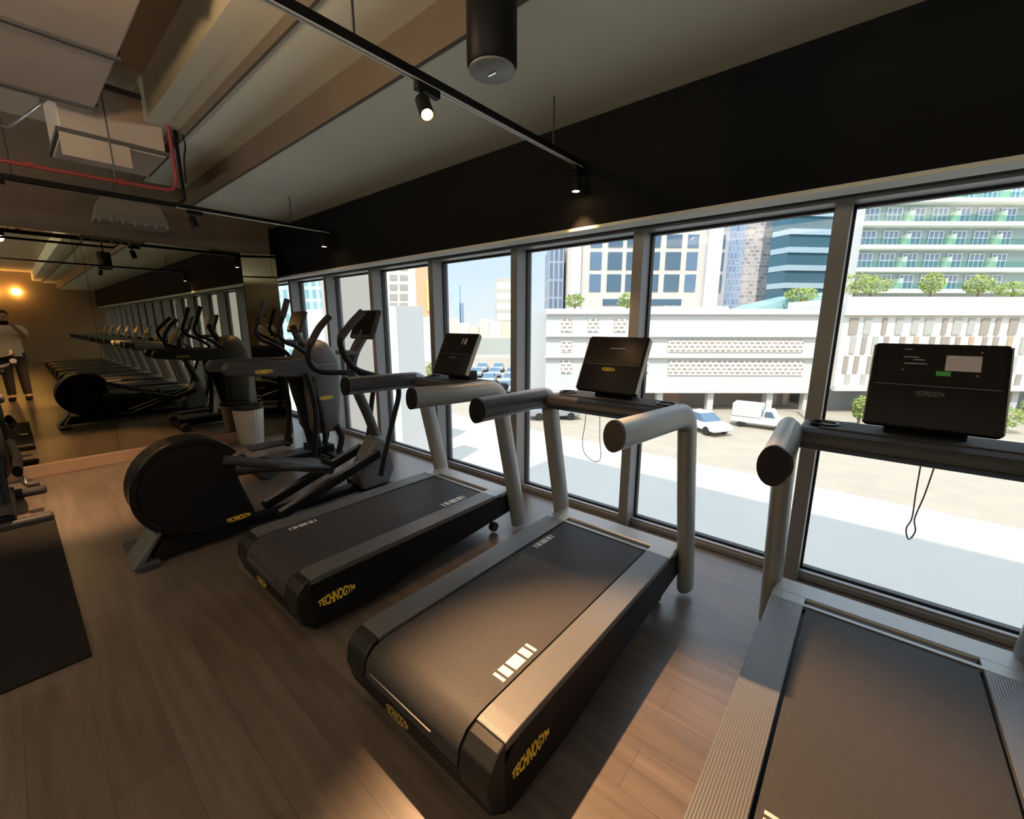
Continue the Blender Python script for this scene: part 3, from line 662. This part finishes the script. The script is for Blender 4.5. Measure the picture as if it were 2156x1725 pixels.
# mall straight ahead
D = 39.0
r0 = at(1150,700,D)[0]; r1 = at(1722,740,D)[0]; zt = at(1300,650,D)[1]; zf = at(1440,826,D)[1]
t = thing('shopping_arcade', 'low white arcade building with pierced screens, behind the parked cars', 'building', W(r0,D), AZ)
BX = r1-r0; bz = lambda z: z-ZG
part(MB().box((0,0,bz(zf)),(BX,7,bz(zt))), 'wall', M_whitew, t)
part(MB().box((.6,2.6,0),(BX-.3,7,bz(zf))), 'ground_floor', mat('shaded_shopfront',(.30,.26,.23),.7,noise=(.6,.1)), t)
part(MB().box((-1.5,.8,0),(0,7,bz(zt)-.1)), 'end_wall', M_greyw, t)
for v, h in ((660,.16),(708,.12),(752,.12),(822,.42)):
    z = bz(at(1300,v,D)[1]); part(MB().box((-.1,-.28,z-h/2),(BX+.05,0,z+h/2)), 'ledge', M_whitew, t)
M_lat = brick_mat('pierced_screen',(.30,.24,.18),(.40,.33,.25),(.74,.71,.66),.52,.34,.085,.8,.5)
for v0, v1 in ((716,741),(760,790)):
    a, z0 = at(1405,v1,D); b, z1 = at(1692,v0,D)
    part(MB().box((a-r0,-.08,bz(z0)),(b-r0,.02,bz(z1))), 'pierced_screen', M_lat, t)
for v0, v1 in ((672,699),(717,741),(758,786)):
    for u0, u1 in ((1181,1204),(1236,1261),(1292,1318),(1345,1366)):
        a, z0 = at(u0,v1,D); b, z1 = at(u1,v0,D); part(MB().box((a-r0,-.06,bz(z0)),(b-r0,.02,bz(z1))), 'window_screen', M_lat, t)
for u in (1390,1497,1622,1700):
    a = at(u,840,D)[0]-r0; part(MB().box((a-.28,.1,0),(a+.28,.7,bz(zf))), 'column', M_whitew, t)
a = at(1430,840,D)[0]-r0; part(MB().box((a-1.1,2.5,.0),(a+1.0,2.6,1.35)), 'door', mat('tan_door',(.45,.30,.22),.7), t)
part(MB().box((a-1.2,2.45,1.4),(a+1.1,2.6,1.75)), 'sign_board', mat('maroon_sign',(.25,.10,.09),.7), t)
for u in (1640,1664,1688): 
    a = at(u,845,D)[0]-r0; part(MB().box((a-.22,2.5,.1),(a+.25,2.6,1.2)), 'shop_window', mat('pale_shop_window',(.55,.42,.38),.6), t)
a, z0 = at(1395,663,D); b, z1 = at(1545,640,D)
part(MB().box((a-r0,1,bz(zt)),(b-r0,3,bz(zt)+.25)), 'roof_parapet', M_whitew, t)
for k in range(9): part(MB().box((a-r0+.4+k*.7,.9,bz(zt)),(a-r0+.75+k*.7,1.0,bz(zt)+.3)), 'roof_slat', M_greyw, t)
# teal glass canopy above the arcade
t = thing('glass_canopy', 'teal glass canopy roof rising behind the white arcade', 'canopy', W(at(1560,655,47)[0],47,at(1560,662,47)[1]), AZ)
part(MB().prism([(0,0),(9.6,.0),(9.6,2.4),(7.5,2.2),(3.5,1.3)], 0, 6, 'y'), 'glass_roof', mat('teal_glass',(.30,.48,.48),.2,noise=(.5,.15)), t)
part(MB().box((-.1,-.1,-.25),(9.7,.05,.02)), 'edge_beam', M_whitew, t)
part(MB().box((.2,.2,-(at(1560,662,47)[1]-ZG)),(9.4,5.5,-.2)), 'wall', M_whitew, t)

# right-hand mall with coloured upright panels
D = 38.0
r0 = at(1772,700,D)[0]; r1 = r0+30; zt = at(1900,628,D)[1]
t = thing('panelled_mall', 'white building with brown and pale upright panels, behind the right treadmill', 'building', W(r0,D), AZ)
zb = at(1800,820,D)[1]
part(MB().box((0,0,bz(zb)),(30,8,bz(zt))), 'wall', mat('panel_white',(.74,.70,.63),.8,noise=(.3,.04)), t)
zfas = at(1800,664,D)[1]; part(MB().box((-.15,-.35,bz(zfas)),(30.2,0,bz(zt)+.1)), 'fascia', M_whitew, t)
part(MB().box((-.15,-.4,bz(zb)-.1),(30.2,0,bz(zb)+.35)), 'ledge', M_whitew, t)
part(MB().box((.6,2.2,0),(29,8,bz(zb))), 'ground_floor', mat('grey_shopfront',(.30,.32,.33),.6,noise=(.5,.15)), t)
for u in (1840,2000,2140): 
    a = at(u,850,D)[0]-r0; part(MB().box((a-.3,.2,0),(a+.3,.8,bz(zb))), 'column', M_greyw, t)
cols = [mat('panel_taupe',(.36,.31,.26),.8), mat('panel_tan',(.50,.37,.24),.8), mat('panel_grey',(.46,.44,.40),.8)]
rows = [(670,704),(709,744),(750,785),(788,818)]
for k, (v0, v1) in enumerate(rows):
    z1, z0 = bz(at(1800,v0,D)[1]), bz(at(1800,v1,D)[1]); x = .55+.35*(k % 2)
    while x < 17.5:
        w = random.choice((.45,.6,.75,.4)); part(MB().box((x,-.10,z0),(x+w,.02,z1)), 'panel', cols[random.choice((0,0,1,2,2))], t); x += w+random.choice((.55,.8,1.0))
# residential block with balconies
D = 70.0
r0 = at(1818,520,D)[0]; t = thing('apartment_block', 'pale green apartment block with long balconies above the panelled mall', 'building', W(r0,D,-2), AZ)
bz2 = lambda z: z+2
zs = [at(1900,v,D)[1] for v in (612,567,519,470,420)]
part(MB().prism([(0,1.6),(60,1.6),(60,7),(3.3,7)], 0, bz2(zs[4])+8, 'z'), 'wall', mat('slate_wall',(.40,.47,.48),.7,noise=(.2,.08)), t)
part(MB().prism([(-2.9,.3),(-.31,.3),(-.31,1.58),(2.9,7),(2.5,7)], 0, bz2(zs[4])+8, 'z'), 'side_wall', M_greyw, t)
M_slab = mat('balcony_slab',(.78,.80,.72),.8); M_balg = mat('green_balustrade',(.50,.68,.62),.3); M_div = mat('pale_green_divider',(.66,.80,.64),.7); M_wfr = mat('white_window_frame',(.85,.86,.88),.6)
for k in range(5):
    z = bz2(zs[k]); part(MB().box((-.3,-.2,z-.35),(60,1.7,z+.25)), 'balcony_slab', M_slab, t)
    part(MB().box((-.2,-.15,z+.25),(60,-.08,z+1.15)), 'balustrade', glass_mat('green_balustrade_glass',(.72,.86,.82)) if 'gb' not in MATS else MATS['gb'], t); MATS.setdefault('gb', bpy.data.materials['green_balustrade_glass'])
    x = .5
    for j in range(7):
        wn = part(MB().box((x,1.5,z+.3),(x+2.3,1.62,z+2.6)), 'window', mat('pale_blue_pane',(.28,.34,.48),.15), t)
        fr = MB()
        for q in (0,.76,1.53,2.3): fr.box((x+q-.06,1.42,z+.3),(x+q+.06,1.5,z+2.6))
        fr.box((x,1.42,z+1.45),(x+2.3,1.5,z+1.57)).box((x,1.42,z+2.5),(x+2.3,1.5,z+2.62))
        part(fr, 'window_frame', M_wfr, wn)
        if j % 2: part(MB().box((x+2.75,0,z+.25),(x+3.0,1.6,z+1.9)), 'divider', M_div, t)
        x += 3.6
# office tower with recessed windows
D = 80.0
rr = lambda u: at(u,560,D)[0]; zz = lambda v: at(1350,v,D)[1]
r0 = rr(1196); t = thing('office_tower', 'beige office tower with a grid of deep windows above the arcade', 'building', W(r0,D), AZ)
HT = zz(380)-ZG
part(MB().box((0,0,0),(rr(1482)-r0,18,HT)), 'wall', mat('tower_stone',(.60,.56,.50),.8,noise=(.2,.04)), t)
part(MB().box((rr(1482)-r0,-1,0),(rr(1512)-r0,18,HT)), 'pilaster', M_whitew, t)
part(MB().box((rr(1512)-r0,.5,0),(rr(1533)-r0,18,HT)), 'end_bay', mat('end_bay_grey',(.42,.40,.42),.7), t)
part(MB().box((.4,-.8,0),(rr(1222)-r0,0,HT)), 'pilaster', M_whitew, t)
for v0, v1 in ((404,428),(451,475),(494,521),(531,568),(578,614)):
    for i, (u0, u1) in enumerate(((1242,1266),(1279,1309),(1318,1346),(1364,1388),(1400,1432),(1444,1467))):
        part(MB().box((rr(u0)-r0,-.12,zz(v1)-ZG),(rr(u1)-r0,.05,zz(v0)-ZG)), 'window', M_blueglass if i in (0,5) else M_winglass, t)
    part(MB().box((rr(1517)-r0,.35,zz(v1)-ZG),(rr(1525)-r0,.55,zz(v0)-ZG)), 'window', M_winglass, t)
part(MB().box((rr(1272)-r0,-.12,zz(643)-ZG),(rr(1440)-r0,.05,zz(630)-ZG)), 'podium_window', M_winglass, t)
t = thing('slim_tower', 'slim dark blue tower left of the beige office tower', 'building', W(rr(1158),82), AZ)
part(MB().box((0,0,0),(rr(1196)-rr(1158)-.5,10,zz(518)-ZG)), 'wall', brick_mat('slim_grid',(.13,.17,.24),(.17,.22,.30),(.34,.38,.44),.9,3.2,.16,.3), t)
part(MB().box((.5,3,zz(518)-ZG),(3,6,zz(518)-ZG+1.2)), 'roof_plant', M_greyw, t)
# mosaic tower
D = 110.0; r0 = at(1536,560,D)[0]; t = thing('mosaic_tower', 'speckled white and gold tower between the office tower and blue glass block', 'building', W(r0,D), AZ)
part(MB().box((at(1568,560,D)[0]-r0,0,0),(at(1622,560,D)[0]-r0,14,70)), 'wall', brick_mat('mosaic',(.80,.70,.60),(.42,.36,.34),(.74,.70,.72),1.3,.9,.12,.6,.5), t)
part(MB().box((0,1.5,0),(at(1568,560,D)[0]-r0,14,70)), 'glass_side', brick_mat('mosaic_glass',(.26,.36,.52),(.38,.48,.62),(.52,.58,.68),1.0,1.6,.1,.3,.5), t)
part(MB().box((-3.4,1.0,0),(-.2,12,38)), 'annex', mat('annex_blue',(.24,.33,.44),.4), t)
# blue banded glass block, corner towards us
D = 92.0; r0 = at(1655,560,D)[0]; t = thing('banded_glass_block', 'dark teal glass office block with pale floor bands, behind the window mullion', 'building', W(r0,D), AZ)
wl = r0-at(1612,560,D)[0]; wr = at(1752,560,D)[0]-r0
poly = [(0,0),(wr+6,1.5),(wr+9,13),(4.4,13),(-1.4,4)]
part(MB().prism(poly, 0, 48, 'z'), 'glass_body', mat('teal_curtain_glass',(.07,.17,.22),.15,.2), t)
for k in range(13):
    z = zz(640)+6.2+k*3.55
    pb = [(x*1.01,y-.25 if y < 10 else y) for x, y in poly]
    part(MB().prism(pb, z, z+1.1, 'z'), 'floor_band', mat('pale_floor_band',(.42,.54,.60),.4), t)
# far left blocks
def far_block(name, label, u0, u1, vt, d, m, depth=14, win=None):
    r0 = at(u0,600,d)[0]; r1 = at(u1,600,d)[0]; h = at((u0+u1)/2,vt,d)[1]-ZG
    t = thing(name, label, 'building', W(r0,d), AZ); part(MB().box((0,0,0),(r1-r0,depth,h)), 'wall', m, t)
    if win:
        cols_, us, vs = win
        for (a, b) in us:
            for (p, q) in vs:
                x0, z0 = at(a,q,d); x1, z1 = at(b,p,d); part(MB().box((x0-r0,-.15,z0-ZG),(x1-r0,.05,z1-ZG)), 'window', cols_, t)
    return t
far_block('cream_block', 'cream apartment block with two columns of windows, beside the terracotta block', 812, 876, 470, 92, mat('cream_render',(.80,.74,.58),.8), 12,
          (mat('taupe_pane',(.36,.34,.32),.4), ((821,836),(842,858)), ((520,531),(539,549),(559,569),(579,590),(599,611),(619,632),(638,650))))
t = far_block('terracotta_block', 'terracotta coloured block behind the white wing wall', 876.5, 926, 470, 92, mat('terracotta',(.66,.40,.24),.8,noise=(.2,.05)), 12)
part(MB().box((at(898,600,92)[0]-at(876,600,92)[0],-.3,at(900,655,92)[1]-ZG),(at(904,600,92)[0]-at(876,600,92)[0],0,at(900,590,92)[1]-ZG)), 'sign_strip', mat('yellow_sign_strip',(.75,.55,.18),.7), t)
part(MB().box((.1,-.6,0),(6.2,0,at(900,668,92)[1]-ZG)), 'podium', mat('grey_podium',(.58,.60,.60),.8), t)
far_block('curtain_tower_left', 'turquoise glass tower seen through the leftmost windows', 560, 712, 300, 96, brick_mat('turquoise_grid',(.20,.40,.44),(.28,.50,.54),(.55,.63,.63),1.6,2.6,.35,.25,.0), 18)
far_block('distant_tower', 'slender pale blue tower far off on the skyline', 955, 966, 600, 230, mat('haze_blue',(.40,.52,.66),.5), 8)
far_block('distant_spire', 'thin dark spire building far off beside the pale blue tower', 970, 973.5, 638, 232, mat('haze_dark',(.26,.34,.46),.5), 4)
far_block('stepped_block', 'cream block with horizontal balcony bands on the skyline', 1042, 1110, 586, 190, brick_mat('banded_cream',(.74,.68,.54),(.78,.72,.58),(.50,.47,.42),60,4.4,.9,.8,.0), 12)
for i, (a, b, vt, d) in enumerate(((942,961.5,672,170),(962,984.5,680,170),(985,1007,688,170),(1008,1029.5,672,170),(1030,1054.5,676,170),(1055,1079.5,678,170),(1080,1110,674,170))):
    far_block('low_house', ('low cream house in the distant row, below the %s' % ['blue tower','spire','open sky left of the console','open sky right of the console','stepped block front','stepped block middle','stepped block right end'][i]), a, b, vt, d, mat('house_cream_%d' % (i % 3),[(.78,.70,.52),(.80,.76,.66),(.70,.62,.46)][i % 3],.8), 6)
o = thing('boundary_wall', 'grey green boundary wall beyond the parked cars', 'wall', W(at(930,740,105)[0],105), AZ)
part(MB().box((0,0,0),(30,.4,at(1000,712,105)[1]-ZG)), 'panel', mat('boundary_grey',(.48,.52,.48),.8,noise=(.2,.06)), o)
part(MB().box((0,-6,0),(30,-5.5,at(1000,744,105)[1]-ZG)), 'kerb', M_whitew, o)

# cars
def car_proto(name, label, m, truck=False):
    t = thing(name, label, 'truck' if truck else 'car')
    if truck:
        part(MB().prism([(-2.5,.45),(2.5,.45),(2.55,.95),(1.5,1.05),(-2.5,1.0)], -.9, .9, 'y'), 'body', m, t, bev=.06)
        part(MB().prism([(.2,1.0),(.3,1.75),(1.0,1.8),(1.5,1.05)], -.82, .82, 'y'), 'cab', m, t, bev=.06)
        part(MB().box((-2.45,-.95,1.0),(.1,.95,2.2),bev=.05), 'cargo_box', M_whitew, t)
        part(MB().prism([(.35,1.15),(.42,1.65),(.95,1.68),(1.25,1.15)], -.84, .84, 'y'), 'side_window', M_winglass, t)
        xs = (-1.6,1.65)
    else:
        part(MB().prism([(-2.15,.35),(2.15,.35),(2.2,.65),(1.95,.82),(1.0,.92),(-1.9,.95),(-2.2,.75)], -.88, .88, 'y'), 'body', m, t, bev=.08)
        R = [[(x, s*w, z) for x, z, w, s in ((1.1,.9,.82,1),(.45,1.42,.64,1),(-1.0,1.45,.64,1),(-1.75,.92,.8,1),(-1.75,.92,.8,-1),(-1.0,1.45,.64,-1),(.45,1.42,.64,-1),(1.1,.9,.82,-1))]]
        q = R[0]; mb = MB(); vs = [mb.bm.verts.new(p) for p in q]
        for f in ((0,1,6,7),(1,2,5,6),(2,3,4,5),(0,3,2,1),(4,7,6,5),(0,7,4,3)): mb.bm.faces.new([vs[i] for i in f])
        bmesh.ops.recalc_face_normals(mb.bm, faces=mb.bm.faces)
        part(mb, 'glasshouse', M_winglass, t, bev=.04)
        part(MB().box((-1.0,-.63,1.43),(.42,.63,1.47),bev=.015), 'roof', m, t)
        xs = (-1.35,1.35)
    for x in xs:
        for s in (-1, 1): part(MB().lathe([(0,-.1),(.2,-.1),(.33,-.09),(.33,.09),(.2,.1),(0,.1)], 18, 'y', (x,s*.8,.33)), 'wheel', M_rubber, t, sm=True)
    return t
M_cw = mat('white_car_paint',(.80,.80,.80),.25); 
cw = car_proto('car', 'white car parked on the lot left of the box truck', M_cw); cw.location = W(14.6,31.5); cw.rotation_euler = (0,0,AZ+math.radians(-72))
tr = car_proto('truck', 'pale box truck parked on the lot below the arcade', mat('pale_truck_paint',(.72,.70,.66),.4), True); tr.location = W(19.6,32.4); tr.rotation_euler = (0,0,AZ+math.radians(-38)); tr.scale = (.8,.85,.85)
cs = car_proto('car', 'silver car half hidden behind the middle treadmill upright', mat('silver_car_paint',(.40,.42,.44),.3,.4)); cs.location = W(3.6,35.6); cs.rotation_euler = (0,0,AZ+math.radians(4))
cb = car_proto('car', 'car in the crowded lot beyond the left treadmill console', mat('blue_grey_car_paint',(.34,.40,.50),.3,.3)); cb['group'] = 'cars parked in the crowded lot'
k = 0
for row in range(4):
    for j in range(5):
        o = cb if k == 0 else copy_tree(cb); k += 1
        o.location = W(-6.2+2.75*j+.4*row, 50+7.5*row); o.rotation_euler = (0,0,AZ+PI/2+random.uniform(-.06,.06))
t = thing('lamp_post', 'tall white lamp post just right of the window mullion', 'lamp post', W(at(1742,700,33)[0],33.0))
part(MB().lathe([(.0,0),(.30,0),(.22,.4),(.16,.6),(.15,10.2),(0,10.2)], 16), 'post', M_whitew, t, sm=True)
part(MB().box((-.9,-.12,10.1),(.3,.12,10.25),bev=.03), 'lamp_head', M_greyw, t)
# plants
def tree(name, label, cat, loc, r, h, n, sz, m=None, group=None, trunk=True):
    t = thing(name, label, cat, loc, 0, group)
    part(MB().leaves((0,0,h),r,n,sz), 'foliage', m or M_leaf, t)
    if trunk: part(MB().tube([(0,0,0),(.05,0,h*.5),(0,0,h+r[2]*.4)], .10, n=8, taper=[1,.8,.4]), 'trunk', M_bark, t)
    return t
zroof = at(1900,628,38)[1]
for i, (u, rx, h) in enumerate(((1690,1.6,1.2),(1800,2.0,1.6),(1835,1.6,1.4),(1962,1.0,1.6),(2062,1.2,1.5),(2135,1.5,1.1))):
    d = 42 if i else 46; r, _ = at(u,600,d)
    tree('roof_shrub', 'green shrub growing on the mall roof, %s' % ['left of the window mullion','just right of the window mullion','second from the window mullion','slim, below the balconies','rounded, above the console corner','at the right picture edge'][i], 'shrub', W(r,d,zroof if i else at(1690,640,46)[1]-.2), (rx,rx*.8,h*.62), h, 420, .17, group='shrubs on the roof')
for i, (u, d) in enumerate(((1210,44),(1320,44))):
    r, _ = at(u,640,d); tree('roof_palm', 'small palm on the arcade roof, %s' % ['left of the console','behind the console top'][i], 'shrub', W(r,d,at(u,652,d)[1]-.6), (1.0,.9,.7), 1.5, 260, .16, group='palms on the arcade roof')
for i, (u, v, d, rx, h) in enumerate(((1808,880,33,.55,1.5),(2118,885,31,1.2,1.2),(2190,880,34,1.3,1.6),(908,762,60,1.0,1.5))):
    r, _ = at(u,v,d); tree('street_bush', 'leafy bush at street level, %s' % ['left of the right treadmill console','right of the right treadmill console','at the right picture edge','left of the left treadmill console'][i], 'bush', W(r,d), (rx,rx,h*.65), h, 420, .14, group='street bushes')

# ------------------------------------------------------------------ daylight
sun = bpy.data.lights.new('sun','SUN'); sun.energy = 1.9; sun.color = (1,.95,.86); sun.angle = math.radians(.6)
so = bpy.data.objects.new('sun', sun); COL.objects.link(so)
sd = Vector((.30*.5,-.954*.5,.866)); so.rotation_euler = sd.to_track_quat('Z','Y').to_euler()
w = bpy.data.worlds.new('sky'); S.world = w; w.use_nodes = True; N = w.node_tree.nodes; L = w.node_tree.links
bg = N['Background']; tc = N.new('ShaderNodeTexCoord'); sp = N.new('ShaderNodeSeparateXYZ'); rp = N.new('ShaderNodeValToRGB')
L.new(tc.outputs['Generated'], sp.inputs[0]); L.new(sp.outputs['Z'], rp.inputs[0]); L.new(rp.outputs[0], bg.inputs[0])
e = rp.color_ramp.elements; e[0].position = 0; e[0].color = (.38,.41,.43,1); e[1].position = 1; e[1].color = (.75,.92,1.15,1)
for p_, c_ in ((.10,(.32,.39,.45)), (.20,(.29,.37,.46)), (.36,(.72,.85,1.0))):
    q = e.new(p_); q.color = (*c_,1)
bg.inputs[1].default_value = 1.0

S.view_settings.view_transform = 'Standard'; S.view_settings.look = 'None'; S.view_settings.gamma = 1; S.view_settings.use_curve_mapping = False
S.view_settings.exposure = 1.3
S.cycles.max_bounces = 12; S.cycles.diffuse_bounces = 5; S.cycles.glossy_bounces = 5; S.cycles.transparent_max_bounces = 16
S.cycles.sample_clamp_indirect = 6; S.cycles.caustics_reflective = False; S.cycles.caustics_refractive = False
